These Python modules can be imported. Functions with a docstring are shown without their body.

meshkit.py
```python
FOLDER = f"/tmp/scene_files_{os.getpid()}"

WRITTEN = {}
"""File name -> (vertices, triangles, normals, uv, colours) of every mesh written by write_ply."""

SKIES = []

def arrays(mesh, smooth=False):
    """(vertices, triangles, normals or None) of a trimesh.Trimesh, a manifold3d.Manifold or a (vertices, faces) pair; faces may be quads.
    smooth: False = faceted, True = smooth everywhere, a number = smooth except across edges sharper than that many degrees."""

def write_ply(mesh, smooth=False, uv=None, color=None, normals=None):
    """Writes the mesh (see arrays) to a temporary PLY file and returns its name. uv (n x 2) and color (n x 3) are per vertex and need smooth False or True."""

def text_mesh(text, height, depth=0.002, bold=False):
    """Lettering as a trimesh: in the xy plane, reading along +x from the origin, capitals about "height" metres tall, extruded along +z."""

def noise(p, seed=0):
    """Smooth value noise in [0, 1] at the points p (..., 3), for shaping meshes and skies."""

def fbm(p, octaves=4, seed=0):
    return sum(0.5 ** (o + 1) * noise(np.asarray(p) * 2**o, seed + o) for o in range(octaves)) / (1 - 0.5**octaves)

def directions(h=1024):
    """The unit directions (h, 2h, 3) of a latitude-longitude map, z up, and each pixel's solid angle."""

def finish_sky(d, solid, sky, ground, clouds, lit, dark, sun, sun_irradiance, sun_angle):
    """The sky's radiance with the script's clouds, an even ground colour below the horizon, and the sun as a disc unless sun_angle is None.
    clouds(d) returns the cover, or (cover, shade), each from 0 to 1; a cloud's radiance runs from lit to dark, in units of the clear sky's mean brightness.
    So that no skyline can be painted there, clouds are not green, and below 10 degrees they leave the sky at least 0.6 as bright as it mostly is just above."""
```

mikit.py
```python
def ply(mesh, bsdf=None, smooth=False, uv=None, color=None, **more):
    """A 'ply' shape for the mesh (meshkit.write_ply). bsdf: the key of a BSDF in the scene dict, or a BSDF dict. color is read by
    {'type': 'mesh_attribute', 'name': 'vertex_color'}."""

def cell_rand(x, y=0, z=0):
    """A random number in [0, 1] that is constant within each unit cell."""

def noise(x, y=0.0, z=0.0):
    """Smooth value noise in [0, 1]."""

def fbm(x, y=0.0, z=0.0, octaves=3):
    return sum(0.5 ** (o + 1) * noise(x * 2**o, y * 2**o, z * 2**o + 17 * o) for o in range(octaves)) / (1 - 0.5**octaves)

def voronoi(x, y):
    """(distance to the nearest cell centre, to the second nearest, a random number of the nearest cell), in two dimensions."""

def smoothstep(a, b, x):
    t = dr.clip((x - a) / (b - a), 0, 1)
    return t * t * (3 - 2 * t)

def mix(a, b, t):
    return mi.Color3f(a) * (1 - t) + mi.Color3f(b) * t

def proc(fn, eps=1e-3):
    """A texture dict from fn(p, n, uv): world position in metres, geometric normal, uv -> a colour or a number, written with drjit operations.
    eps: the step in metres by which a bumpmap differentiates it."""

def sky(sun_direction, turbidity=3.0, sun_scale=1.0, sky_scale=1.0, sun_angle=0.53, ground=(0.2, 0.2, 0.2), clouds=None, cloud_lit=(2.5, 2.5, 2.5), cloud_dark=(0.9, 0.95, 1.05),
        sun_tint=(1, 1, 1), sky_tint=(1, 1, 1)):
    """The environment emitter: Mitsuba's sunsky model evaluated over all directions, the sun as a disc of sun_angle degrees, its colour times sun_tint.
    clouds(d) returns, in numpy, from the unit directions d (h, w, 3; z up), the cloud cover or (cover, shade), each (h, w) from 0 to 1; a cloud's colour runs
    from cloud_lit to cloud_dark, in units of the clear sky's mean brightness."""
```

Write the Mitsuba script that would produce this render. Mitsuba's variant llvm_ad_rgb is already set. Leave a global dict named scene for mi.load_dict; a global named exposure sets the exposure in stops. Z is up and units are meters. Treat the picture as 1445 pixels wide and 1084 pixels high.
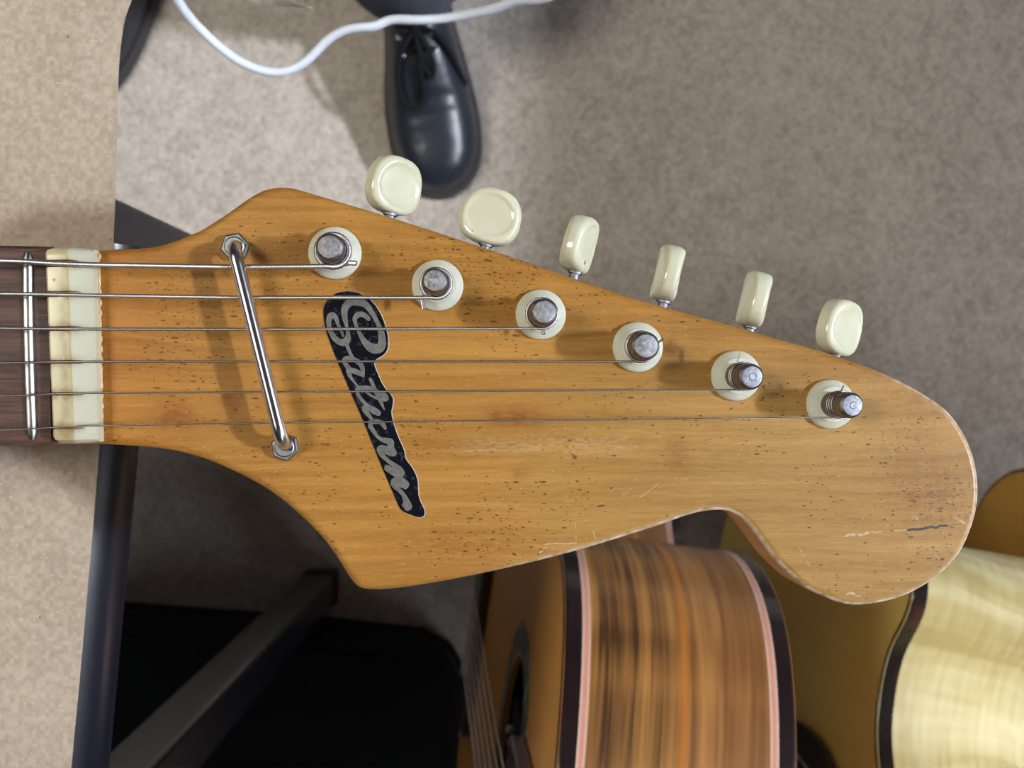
import math
import numpy as np, trimesh, shapely, manifold3d
import shapely.geometry as sg
import drjit as dr
import mitsuba as mi
import mikit, meshkit
from mikit import proc, noise, fbm, voronoi, smoothstep, mix, cell_rand
from scipy.interpolate import CubicSpline
from scipy.spatial.transform import Rotation

T = mi.ScalarTransform4f
rng = np.random.default_rng(7)
scene, labels = {}, {}
FOC = 1518.0                        # focal length in pixels of the 1445 x 1084 frame
CAM_Z = 1.195                       # the lens is 1.195 m above the carpet, looking straight down

# ------------------------------------------------------------------ camera, lamps, exposure
scene['camera'] = dict(type='thinlens', fov=2 * math.degrees(math.atan(722.5 / FOC)), fov_axis='x',
                       aperture_radius=0.00065, focus_distance=0.228, near_clip=0.01, far_clip=50.0,
                       to_world=T().look_at(origin=[0, 0, CAM_Z], target=[0, 0, 0], up=[0, 1, 0]))
exposure = -0.2


def lamp(key, x, y, sx, sy, rad, z=2.66):
    """a square ceiling lamp: housing and a glowing diffuser that faces down"""
    box = trimesh.creation.box((sx + .05, sy + .05, .05)); box.apply_translation((x, y, z + .028))
    scene[key + '__housing'] = mikit.ply(box, 'white_paint')
    d = trimesh.Trimesh([(x - sx / 2, y - sy / 2, z), (x + sx / 2, y - sy / 2, z), (x + sx / 2, y + sy / 2, z), (x - sx / 2, y + sy / 2, z)],
                        [(0, 2, 1), (0, 3, 2)], process=False)
    s = mikit.ply(d, 'white_paint'); s['emitter'] = dict(type='area', radiance=dict(type='rgb', value=list(rad)))
    scene[key + '__diffuser'] = s


def col(*c):
    return dict(type='rgb', value=[float(v) for v in c])


scene['white_paint'] = dict(type='twosided', bsdf=dict(type='diffuse', reflectance=col(.7, .7, .68)))
lamp('ceiling_lamp', 2.85, -.08, .30, .30, np.array([.93, 1.0, 1.12]) * 900)
lamp('ceiling_lamp_001', -1.2, .28, .60, .50, np.array([1.06, 1.0, .88]) * 37)
lamp('ceiling_lamp_002', 1.6, -1.55, .22, 2.4, np.array([.92, 1.0, 1.12]) * 14)
labels['ceiling_lamp_002'] = dict(label='long narrow white ceiling lamp behind the row of guitars', category='lamp')
labels['ceiling_lamp'] = dict(label='square white ceiling lamp to the right of the guitars', category='lamp')
labels['ceiling_lamp_001'] = dict(label='long white ceiling lamp above the papered table', category='lamp')


# ------------------------------------------------------------------ helpers
def obj(key, mesh, bsdf, smooth=False, to_world=None, **kw):
    if key in scene:
        n = 1
        while f'{key}_{n:03d}' in scene:
            n += 1
        key = f'{key}_{n:03d}'
    if to_world is not None:
        if hasattr(mesh, 'to_mesh'):
            m = mesh.to_mesh(); mesh = trimesh.Trimesh(m.vert_properties[:, :3], m.tri_verts, process=False)
        if isinstance(mesh, tuple):
            mesh = trimesh.Trimesh(mesh[0], mesh[1], process=False)
        mesh = mesh.copy(); mesh.apply_transform(to_world)
    scene[key] = mikit.ply(mesh, bsdf, smooth, **kw)
    return key


def tag(key, label=None, category=None, group=None, kind=None):
    labels[key] = {k: v for k, v in dict(label=label, category=category, group=group, kind=kind).items() if v}


def bs(key, d, two=True):
    scene[key] = dict(type='twosided', bsdf=d) if two else d
    return key


def principled(color, rough=.5, **kw):
    return dict(type='principled', base_color=color if isinstance(color, dict) else col(*color), roughness=rough, **kw)


def spline(pts, n, closed=False):
    p = np.asarray(pts, float)
    if closed:
        p = np.vstack([p, p[:1]])
    u = np.r_[0, np.cumsum(np.sqrt(np.linalg.norm(np.diff(p, axis=0), axis=1)))]
    c = CubicSpline(u, p, bc_type='periodic' if closed else 'natural')
    return c(np.linspace(0, u[-1], n + 1)[:-1] if closed else np.linspace(0, u[-1], n))


def resample(p, step, closed=True):
    p = np.asarray(p, float)
    q = np.vstack([p, p[:1]]) if closed else p
    u = np.r_[0, np.cumsum(np.linalg.norm(np.diff(q, axis=0), axis=1))]
    n = max(4, int(u[-1] / step))
    t = np.linspace(0, u[-1], n + 1)
    t = t[:-1] if closed else t
    return np.stack([np.interp(t, u, q[:, k]) for k in range(q.shape[1])], 1)


def ccw(p):
    x, y = p[:, 0], p[:, 1]
    return p if (x * np.roll(y, -1) - np.roll(x, -1) * y).sum() > 0 else p[::-1]


def offset(p, d):
    """moves a dense ccw outline outwards by d"""
    t = np.roll(p, -1, 0) - np.roll(p, 1, 0)
    t /= np.linalg.norm(t, axis=1, keepdims=True) + 1e-12
    return p + d * np.stack([t[:, 1], -t[:, 0]], 1)


def cap(p, h, up=True):
    v, f = trimesh.creation.triangulate_polygon(sg.Polygon(p), engine='earcut')
    v = np.c_[v, np.full(len(v), h)]
    a = np.cross(v[f[:, 1]] - v[f[:, 0]], v[f[:, 2]] - v[f[:, 0]])[:, 2]
    f = np.where((a > 0)[:, None] == up, f, f[:, ::-1])
    return trimesh.Trimesh(v, f, process=False)


def loft(rings, close=True, caps=False):
    """rings: (k, n, 3) -> mesh; close: the rings are closed curves"""
    r = np.asarray(rings, float); k, n = r.shape[:2]
    j = np.arange(n if close else n - 1)
    f = []
    for i in range(k - 1):
        a, b = i * n + j, i * n + (j + 1) % n
        f += [np.stack([a, b, b + n], 1), np.stack([a, b + n, a + n], 1)]
    v = r.reshape(-1, 3)
    if caps:
        v = np.vstack([v, r[0].mean(0), r[-1].mean(0)])
        c0, c1 = k * n, k * n + 1
        f += [np.stack([(j + 1) % n, j, np.full(n, c0)], 1), np.stack([(k - 1) * n + j, (k - 1) * n + (j + 1) % n, np.full(n, c1)], 1)]
    return trimesh.Trimesh(v, np.vstack(f), process=False)


def slab(p, levels):
    """closed solid from a ccw outline; levels = [(outward offset, height)...] from the bottom to the top"""
    rings = [np.c_[offset(p, o), np.full(len(p), h)] for o, h in levels]
    return trimesh.util.concatenate([loft(rings), cap(rings[-1][:, :2], levels[-1][1], True), cap(rings[0][:, :2], levels[0][1], False)])


def tube(pts, r, sides=10, caps=True):
    p = np.asarray(pts, float); n = len(p)
    t = np.gradient(p, axis=0); t /= np.linalg.norm(t, axis=1, keepdims=True) + 1e-12
    a = np.cross(t[0], [0, 0, 1.]) if abs(t[0][2]) < .9 else np.cross(t[0], [1., 0, 0])
    A = []
    for i in range(n):
        a = a - t[i] * (a @ t[i]); a /= np.linalg.norm(a); A.append(a)
    A = np.array(A); B = np.cross(t, A)
    th = np.arange(sides) * 2 * np.pi / sides
    r = np.broadcast_to(r, (n,))
    rings = p[:, None] + r[:, None, None] * (np.cos(th)[None, :, None] * A[:, None] + np.sin(th)[None, :, None] * B[:, None])
    return loft(rings, caps=caps)


def lathe(prof, sides=40):
    """prof: (radius, height) from the bottom up, around +z"""
    th = np.arange(sides) * 2 * np.pi / sides
    return loft([[(r * math.cos(a), r * math.sin(a), h) for a in th] for r, h in prof], caps=True)


def box(x0, x1, y0, y1, z0, z1, r=.002):
    """box with chamfered edges"""
    p = np.array([(x0, y0), (x1, y0), (x1, y1), (x0, y1)], float)
    g = sg.Polygon(p).buffer(-r).buffer(r, quad_segs=4)
    q = ccw(np.array(g.exterior.coords)[:-1])
    def inset(d):
        return np.array(sg.Polygon(p).buffer(-r).buffer(r - d, quad_segs=4).exterior.coords)[:-1]
    lv = [(.7 * r, z0), (.2 * r, z0 + .25 * r), (0, z0 + r), (0, z1 - r), (.2 * r, z1 - .25 * r), (.7 * r, z1)]
    rings = [np.c_[ccw(inset(d)), np.full(len(q), h)] for d, h in lv]
    return trimesh.util.concatenate([loft(rings), cap(rings[-1][:, :2], lv[-1][1]), cap(rings[0][:, :2], lv[0][1], False)])


def frame(o, x, y, z):
    m = np.eye(4); m[:3, 0], m[:3, 1], m[:3, 2], m[:3, 3] = x, y, z, o
    return m


def at(px, py, z):
    """the point at height z that lies on the sight line through this place of the frame"""
    d = CAM_Z - z
    return np.array([(px - 722.5) / FOC * d, (542 - py) / FOC * d, z])


# ------------------------------------------------------------------ materials
def carpet_fn(p, n, uv):
    x, y = p.x * 1000, p.y * 1000
    big = fbm(x / 19, y / 19, 3.0, octaves=2)
    mid = fbm(x / 6, y / 6, 9.0, octaves=2)
    fine = noise(x / 2.6, y / 2.6, 5.0)
    t = dr.clip(.5 + .36 * (big - .5) + .62 * (mid - .5) + .85 * (fine - .5), 0, 1)
    return mix([.41, .355, .305], [.69, .615, .545], t)


bs('carpet', dict(type='diffuse', reflectance=proc(carpet_fn)))
bs('wall_paint', dict(type='diffuse', reflectance=col(.20, .19, .185)))
bs('ceiling_paint', dict(type='diffuse', reflectance=col(.17, .17, .17)))
bs('dark_gap', dict(type='diffuse', reflectance=col(.01, .01, .01)))


def kraft_fn(p, n, uv):
    x, y = p.x * 1000, p.y * 1000
    a = fbm(x / 1.1, y / 1.1, 2.0, octaves=2)
    b = fbm(x / 16, y / 16, 4.0, octaves=2)
    d1, d2, r = voronoi(x / 1.5 + 3 * noise(x / 2, y / 2), y / 1.5)
    fleck = smoothstep(.22, .08, d1) * dr.select(r > .86, 1.0, 0.0)
    e1, e2, q = voronoi(x / 5.5, y / 5.5)
    dark = smoothstep(.07, .03, e1) * dr.select(q > .93, 1.0, 0.0)
    c = mix([.375, .305, .235], [.50, .42, .335], dr.clip(.5 + 1.3 * (a - .5) + .5 * (b - .5), 0, 1))
    c = mix(c, [.66, .55, .43], .5 * fleck)
    return mix(c, [.2, .14, .09], dark)


bs('kraft', dict(type='bumpmap', arbitrary=proc(lambda p, n, uv: fbm(p.x * 800, p.y * 800, 1.0, octaves=2), eps=2e-4), scale=6e-5,
                 bsdf=dict(type='diffuse', reflectance=proc(kraft_fn))))
bs('black_metal', principled((.005, .0065, .013), .28, specular=.75))
bs('black_plastic', principled((.010, .010, .011), .55, specular=.35))
bs('case_fabric', principled((.006, .006, .007), .85, specular=.15))

# headstock wood -------------------------------------------------------------
K = .23 / FOC
TILT = math.radians(5.0)
HZ = .965
U, V, N = np.array([math.cos(TILT), 0, -math.sin(TILT)]), np.array([0, 1.0, 0]), np.array([math.sin(TILT), 0, math.cos(TILT)])
HO = np.array([0, 0, HZ])
GT = frame(HO, U, V, N)
G = 'electric_guitar'


def L(px, py, h=0.0):
    """local (u, v, h) of the guitar's face that shows at this place of the frame"""
    r = np.array([(px - 722.5) / FOC, (542 - py) / FOC, -1.0])
    o = np.array([0, 0, CAM_Z]) - HO
    k = (h - o @ N) / (r @ N)
    q = o + k * r
    return np.array([q @ U, q @ V, h])



def F(px, py, h=0.0):
    """the same as face coordinates in units of K"""
    q = L(px, py, h)
    return q[0] / K + 722.5, 542 - q[1] / K


def face_xy(p):
    return ((p.x - float(HO[0])) * float(U[0]) + (p.z - HZ) * float(U[2])) / K + 722.5, 542 - p.y / K


STAINS = [(245, 585, 26, 20, .55), (735, 588, 40, 15, .55), (955, 640, 18, 26, .3), (322, 566, 18, 16, .3), (945, 492, 12, 9, .5), (700, 590, 12, 12, .4),
          (735, 668, 14, 10, .35), (1290, 600, 70, 60, .22), (1310, 700, 60, 50, .25), (640, 770, 120, 26, .25), (395, 268, 60, 22, .3), (150, 500, 14, 120, .30)]
SCRATCH = [(1190, 757, 1232, 752, 2.2, .8), (1232, 752, 1278, 747, 1.6, .5), (758, 783, 770, 770, 1.2, .55), (770, 770, 812, 766, 1.4, .6), (812, 738, 813, 766, 1.0, .5),
           (838, 750, 842, 764, 1.0, .45), (903, 703, 930, 682, .9, .4), (800, 697, 801, 710, .9, .3), (1127, 772, 1142, 798, 1.0, .4), (1312, 772, 1326, 790, 1.0, .4),
           (1292, 730, 1298, 735, 1.6, .5), (1345, 728, 1362, 738, 2.2, .6), (1196, 840, 1220, 838, 3.0, .75), (640, 640, 700, 633, 1.4, .28), (690, 622, 760, 630, 1.2, .22),
           (820, 640, 900, 628, 1.2, .25), (900, 560, 930, 545, 1.0, .2), (1040, 640, 1060, 655, .8, .25), (880, 700, 890, 690, .8, .3), (560, 520, 600, 512, .8, .2)]


STAINS = [(*F(a, b), c * .95, d * .95, e) for a, b, c, d, e in STAINS]
SCRATCH = [(*F(a, b), *F(c, d), w, al) for a, b, c, d, w, al in SCRATCH]
SPECKLED = [(*F(a, b), c, d, e) for a, b, c, d, e in [(690, 370, 90, 36, .42), (1285, 610, 60, 45, .50), (1310, 705, 60, 36, .60), (560, 600, 120, 60, .22), (640, 770, 90, 40, .30), (470, 690, 90, 50, .22), (230, 470, 80, 80, .12), (950, 470, 80, 40, .2)]]
CRACK = [F(1282, 748), F(1336, 742), F(1357, 739)]


def seg_dist(x, y, x0, y0, x1, y1):
    dx, dy = x1 - x0, y1 - y0
    t = dr.clip(((x - x0) * dx + (y - y0) * dy) / (dx * dx + dy * dy), 0, 1)
    return dr.sqrt(dr.square(x - x0 - t * dx) + dr.square(y - y0 - t * dy))


def wood_fn(p, n, uv):
    # lengths here in units of 0.15 mm on the face
    x, y = face_xy(p)
    wob = 14 * noise(x / 160, y / 120, 1.0)
    g1 = fbm(x / 220, (y + wob) / 9, 2.0, octaves=3)
    g2 = .5 * noise(x / 30, (y + wob) / 1.7, 6.0) + .5 * noise(x / 9, y / 1.3, 9.0)
    g3 = fbm(x / 330, (y + wob) / 48, 8.0, octaves=2)
    t = dr.clip(.5 + .9 * (g1 - .5) + .55 * (g2 - .5) + .8 * (g3 - .5), 0, 1)
    c = mix([.275, .118, .018], [.44, .215, .044], t)
    pale = smoothstep(560, 1000, x) * smoothstep(380, 620, y)
    c = mix(c, mix([.285, .155, .038], [.43, .262, .082], t), .75 * pale)
    red = smoothstep(330, 170, x)
    c = mix(c, mi.Color3f(c) * mi.Color3f([1.02, .90, .74]), red)
    for sx, sy, a, b, w in STAINS:
        q = dr.square((x - sx) / a) + dr.square((y - sy) / b)
        m = dr.exp(-q) * dr.clip(.35 + 1.3 * (fbm(x / 9, y / 5, sx * 1.7, octaves=2) - .2), 0, 1)
        c = mix(c, mi.Color3f(c) * mi.Color3f([.58, .36, .25]), dr.clip(w * m * 1.9, 0, 1))
    # dark pores, denser in some areas
    dens = fbm(x / 90, y / 70, 21.0, octaves=2) - .10
    for sx, sy, a, b, w in SPECKLED:
        dens += w * dr.exp(-dr.square((x - sx) / a) - dr.square((y - sy) / b))
    for sc, thr, rad, k in ((9.0, .80, .13, 1.0), (4.6, .88, .17, 2.0), (17.0, .87, .10, 3.0)):
        d1, d2, r = voronoi(x / (sc * 2.3) + 11 * k + .25 * noise(x / 5, y / 5, k), (y + wob) / sc)
        on = dr.select(r + .75 * (dens - .5) > thr, 1.0, 0.0)
        c = mix(c, [.09, .035, .012], .8 * on * smoothstep(rad * 1.3, rad * .5, d1))
    d1, d2, r = voronoi(x / 12.0, y / 12.0 + 7)      # tiny bright flecks in the lacquer
    c = mix(c, [.60, .42, .21], .5 * dr.select(r > .86, 1.0, 0.0) * smoothstep(.10, .04, d1))
    haze = smoothstep(610, 680, x) * smoothstep(905, 880, x) * smoothstep(608, 622, y) * smoothstep(648, 634, y)
    c = mix(c, [.66, .48, .27], .22 * haze * noise(x / 6, y / 3, 31.0))
    for x0, y0, x1, y1, w, a in SCRATCH:
        d = seg_dist(x + 2.5 * (noise(x / 14, y / 14, y0) - .5), y + 5 * (noise(x / 16, y / 16, x0) - .5), x0, y0, x1, y1) + 1.4 * (noise(x / 3, y / 3, x0 * 1.0) - .5)
        c = mix(c, [.62, .48, .32], a * .85 * smoothstep(w * 1.2, w * .3, d) * smoothstep(.25, .6, noise(x / 5, y / 5, x0 + 2.0)))
    # the crack near the tip
    d = seg_dist(x, y + 2.5 * (noise(x / 7, 3.0) - .5), *CRACK[0], *CRACK[1])
    d = dr.minimum(d, seg_dist(x, y, *CRACK[1], *CRACK[2]) + 1.4)
    c = mix(c, [.045, .04, .045], smoothstep(2.4, 1.2, d))
    # worn rim: bare wood where the lacquer of the rounded edge is rubbed off
    rim = smoothstep(.97, .80, n.z) * smoothstep(.12, .40, n.z)
    worn = dr.maximum(smoothstep(640, 860, x) * smoothstep(560, 640, y), smoothstep(1220, 1330, x))
    c = mix(c, mix([.34, .21, .10], [.66, .55, .43], noise(x / 7, y / 7, 40.0)), rim * worn * .9)
    side = smoothstep(.3, .05, n.z)
    c = mix(c, mix([.36, .16, .05], [.46, .22, .075], g1), side)
    return c


def wood_bump(p, n, uv):
    x, y = face_xy(p)
    d1, d2, r = voronoi(x / 18.0, y / 8.0)
    return .5 * noise(x / 40, y / 2.6, 6.0) + .6 * noise(x / 6, y / 6, 2.0) - .8 * smoothstep(.2, .05, d1) * dr.select(r > .8, 1.0, 0.0)


bs('headstock_wood', dict(type='bumpmap', arbitrary=proc(wood_bump, eps=1e-4), scale=4.0e-5,
                          bsdf=principled(proc(wood_fn), .42, specular=.38, clearcoat=.15, clearcoat_gloss=.8)))


def rosewood_fn(p, n, uv):
    x, y = face_xy(p)
    g = fbm(x / 60, y / 5, 2.0, octaves=3)
    h = noise(x / 24, y / 1.6, 4.0)
    c = mix([.028, .013, .009], [.11, .052, .036], dr.clip(.5 + 1.2 * (g - .5) + .6 * (h - .5), 0, 1))
    return c


bs('rosewood', principled(proc(rosewood_fn), .5, specular=.4))
bs('dark_rosewood', principled((.028, .014, .012), .22, specular=.5, clearcoat=.6))


def cream_fn(p, n, uv):
    x, y = p.x * 1000, p.y * 1000
    t = fbm(x / 5, y / 5, p.z * 160, octaves=2)
    c = mix([.54, .53, .355], [.63, .63, .49], t)
    d1, d2, r = voronoi(x / 2.6 + p.z * 300, y / 2.6)
    return mix(c, [.30, .22, .07], .8 * dr.select(r > .975, 1.0, 0.0) * smoothstep(.12, .05, d1))


bs('cream_plastic', principled(proc(cream_fn), .16, specular=.55, clearcoat=.5, clearcoat_gloss=.95))
bs('bushing_plastic', principled(proc(lambda p, n, uv: mix([.53, .54, .43], [.62, .635, .52], fbm(p.x * 300, p.y * 300, 3.0, octaves=2))), .3, specular=.5))


def nut_fn(p, n, uv):
    x, y = face_xy(p)
    left = smoothstep(NUT_M + 3, NUT_M - 3, x - .028 * (y - 350))
    c = mix([.46, .445, .325], [.46, .415, .235], left)
    st = mi.Float(0)
    for sy in NUT_F:
        q = (y - sy) / 7.0
        st = dr.maximum(st, dr.exp(-q * q) * smoothstep(NUT_M + 26, NUT_M - 4, x))
    band = dr.exp(-dr.square((x - NUT_M + 10 - .028 * (y - 350)) / 7))
    m = dr.clip((1.1 * st + .45 * band * left) * (.35 + 1.2 * fbm(x / 8, y / 10, 3.0, octaves=2)), 0, 1)
    c = mix(c, [.20, .115, .03], .85 * m)
    spot = dr.sqrt(dr.square(x - NUT_S[0]) + dr.square(y - NUT_S[1]))
    return mix(c, [.22, .10, .03], smoothstep(2.6, 1.4, spot))


NUT_Y = (372, 415, 464, 511, 556, 604)
NUT_F = [F(85, y, .0068)[1] for y in NUT_Y]
NUT_M = F(101, 480, .007)[0] - .028 * (480 - 350)
NUT_S = F(76, 395, .007)
bs('nut_bone', principled(proc(nut_fn), .25, specular=.5))
bs('glue', principled((.55, .34, .15), .12, specular=.6, clearcoat=1.0))
bs('steel', dict(type='roughconductor', material='none', specular_reflectance=proc(lambda p, n, uv: mix([.10, .10, .115], [.42, .43, .48], fbm(p.x * 1800, p.y * 1800, p.z * 1800, octaves=3))), alpha=.36))
bs('steel_worn', dict(type='roughconductor', material='none', specular_reflectance=proc(lambda p, n, uv: mix([.12, .12, .13], [.48, .48, .50], fbm(p.x * 1900, p.y * 1900, p.z * 1900, octaves=2))), alpha=.36))
bs('chrome', dict(type='roughconductor', material='none', specular_reflectance=proc(lambda p, n, uv: mix([.55, .53, .55], [.86, .86, .90], fbm(p.x * 3500, p.y * 3500, p.z * 3500, octaves=2))), alpha=.10))
bs('zinc', dict(type='roughconductor', material='none', specular_reflectance=col(.36, .40, .45), alpha=.24))
bs('string_steel', dict(type='roughconductor', material='none', specular_reflectance=col(.62, .60, .60), alpha=.22))
bs('string_dark', dict(type='roughconductor', material='none', specular_reflectance=col(.50, .47, .46), alpha=.25))
bs('fret_metal', dict(type='roughconductor', material='none', specular_reflectance=proc(lambda p, n, uv: mix([.32, .31, .30], [.60, .60, .59], fbm(p.x * 900, p.y * 500, 3.0, octaves=2))), alpha=.2))
bs('logo_black', principled(proc(lambda p, n, uv: mix([.004, .0045, .008], [.022, .026, .038], smoothstep(.62, .8, fbm(p.x * 1500, p.y * 1500, 4.0, octaves=2)))), .2, specular=.5))
bs('logo_silver', principled(proc(lambda p, n, uv: mix([.11, .108, .10], [.20, .195, .175], fbm(p.x * 1400, p.y * 1400, 2.0, octaves=3))), .45, specular=.4, metallic=.25))
bs('logo_edge', principled((.42, .36, .30), .5))
bs('leather', dict(type='bumpmap', arbitrary=proc(lambda p, n, uv: fbm(p.x * 120, p.y * 120, p.z * 120, octaves=2), eps=1e-3), scale=.0004,
                   bsdf=principled((.016, .020, .030), .36, specular=.5)))
bs('lace_black', principled((.008, .008, .010), .8, specular=.2))
bs('sole_rubber', principled((.05, .045, .045), .7, specular=.3))
bs('eyelet_metal', dict(type='roughconductor', material='none', specular_reflectance=col(.55, .6, .7), alpha=.3))
bs('trouser_cloth', dict(type='diffuse', reflectance=proc(lambda p, n, uv: mix([.075, .082, .105], [.11, .12, .15], fbm(p.x * 300, p.y * 300, p.z * 300, octaves=2)))))
bs('cable_plastic', principled((.74, .81, .93), .4, specular=.4))


# ------------------------------------------------------------------ the room
def plane(key, pts, bsdf):
    scene[key] = mikit.ply(trimesh.Trimesh(pts, [(0, 1, 2), (0, 2, 3)], process=False), bsdf)
    labels[key] = dict(kind='structure')


R0, R1, H = -3.0, 3.2, 2.75
plane('floor', [(R0, R0, 0), (R1, R0, 0), (R1, R1, 0), (R0, R1, 0)], 'carpet')
plane('ceiling', [(R0, R0, H), (R0, R1, H), (R1, R1, H), (R1, R0, H)], 'ceiling_paint')
plane('wall_left', [(R0, R0, 0), (R0, R1, 0), (R0, R1, H), (R0, R0, H)], 'wall_paint')
plane('wall_right', [(R1, R1, 0), (R1, R0, 0), (R1, R0, H), (R1, R1, H)], 'wall_paint')
plane('wall_back', [(R0, R1, 0), (R1, R1, 0), (R1, R1, H), (R0, R1, H)], 'wall_paint')
plane('wall_front', [(R1, R0, 0), (R0, R0, 0), (R0, R0, H), (R1, R0, H)], 'wall_paint')

# ------------------------------------------------------------------ work table with its paper
PZ = .930                                              # top of the paper
ANG = math.atan(.0925)                                 # the table stands turned by five degrees
c_, s_ = math.cos(ANG), math.sin(ANG)
corner = at(222, 305, PZ - .0385)                       # right far corner of the frame
TAB = frame((corner[0], corner[1], 0), (c_, -s_, 0), (s_, c_, 0), (0, 0, 1))      # local: +y along the edge, -x over the table
top = box(-1.15, -.020, -1.25, .012, PZ - .020, PZ - .0012, .003)
obj('work_table__table_top', top, 'black_metal', 30, TAB)
rail = tube([(-.017, -1.25, PZ - .0385), (-.017, -.010, PZ - .0385)], .0170, 28)
obj('work_table__rail', rail, 'black_metal', 40, TAB)
rail2 = tube([(-1.133, -1.25, PZ - .0385), (-1.133, 0, PZ - .0385)], .0170, 20)
obj('work_table__rail', rail2, 'black_metal', 40, TAB)
rail3 = tube([(-1.15, -.03, PZ - .0385), (-.02, -.03, PZ - .0385)], .0165, 20)
obj('work_table__rail', rail3, 'black_metal', 40, TAB)


def leg(x0, x1, y0, y1, z1):
    obj('work_table__leg', box(x0, x1, y0, y1, .006, z1, .004), 'black_metal', 30)
    obj('work_table__leg_foot', box(x0 - .0015, x1 + .0015, y0 - .0015, y1 + .0015, 0, .03, .003), 'black_plastic', 30)


leg(-.172, -.130, .020, .0622, PZ - .0205)
leg(-.227, -.193, -.240, -.206, PZ - .0205)
leg(-1.20, -1.16, .09, .13, PZ - .0205)
leg(-1.26, -1.22, -1.05, -1.01, PZ - .0205)
leg(-.230, -.196, -1.05, -1.016, PZ - .0205)
tag('work_table', 'black metal work table under the brown paper, its rail and legs showing', 'table')

# brown paper: a sheet with a drooping corner at the far end
right = [at(*q, PZ)[:2] for q in [(84, 1300), (100, 1084), (112, 960), (124, 820), (133, 720), (140, 630), (151, 480), (160, 340), (162.5, 250), (165, 150), (166.5, 100), (170, 60), (176, 25), (186, -2), (204, -30), (232, -52), (262, -70)]]
edge = spline(right, 220)
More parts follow.
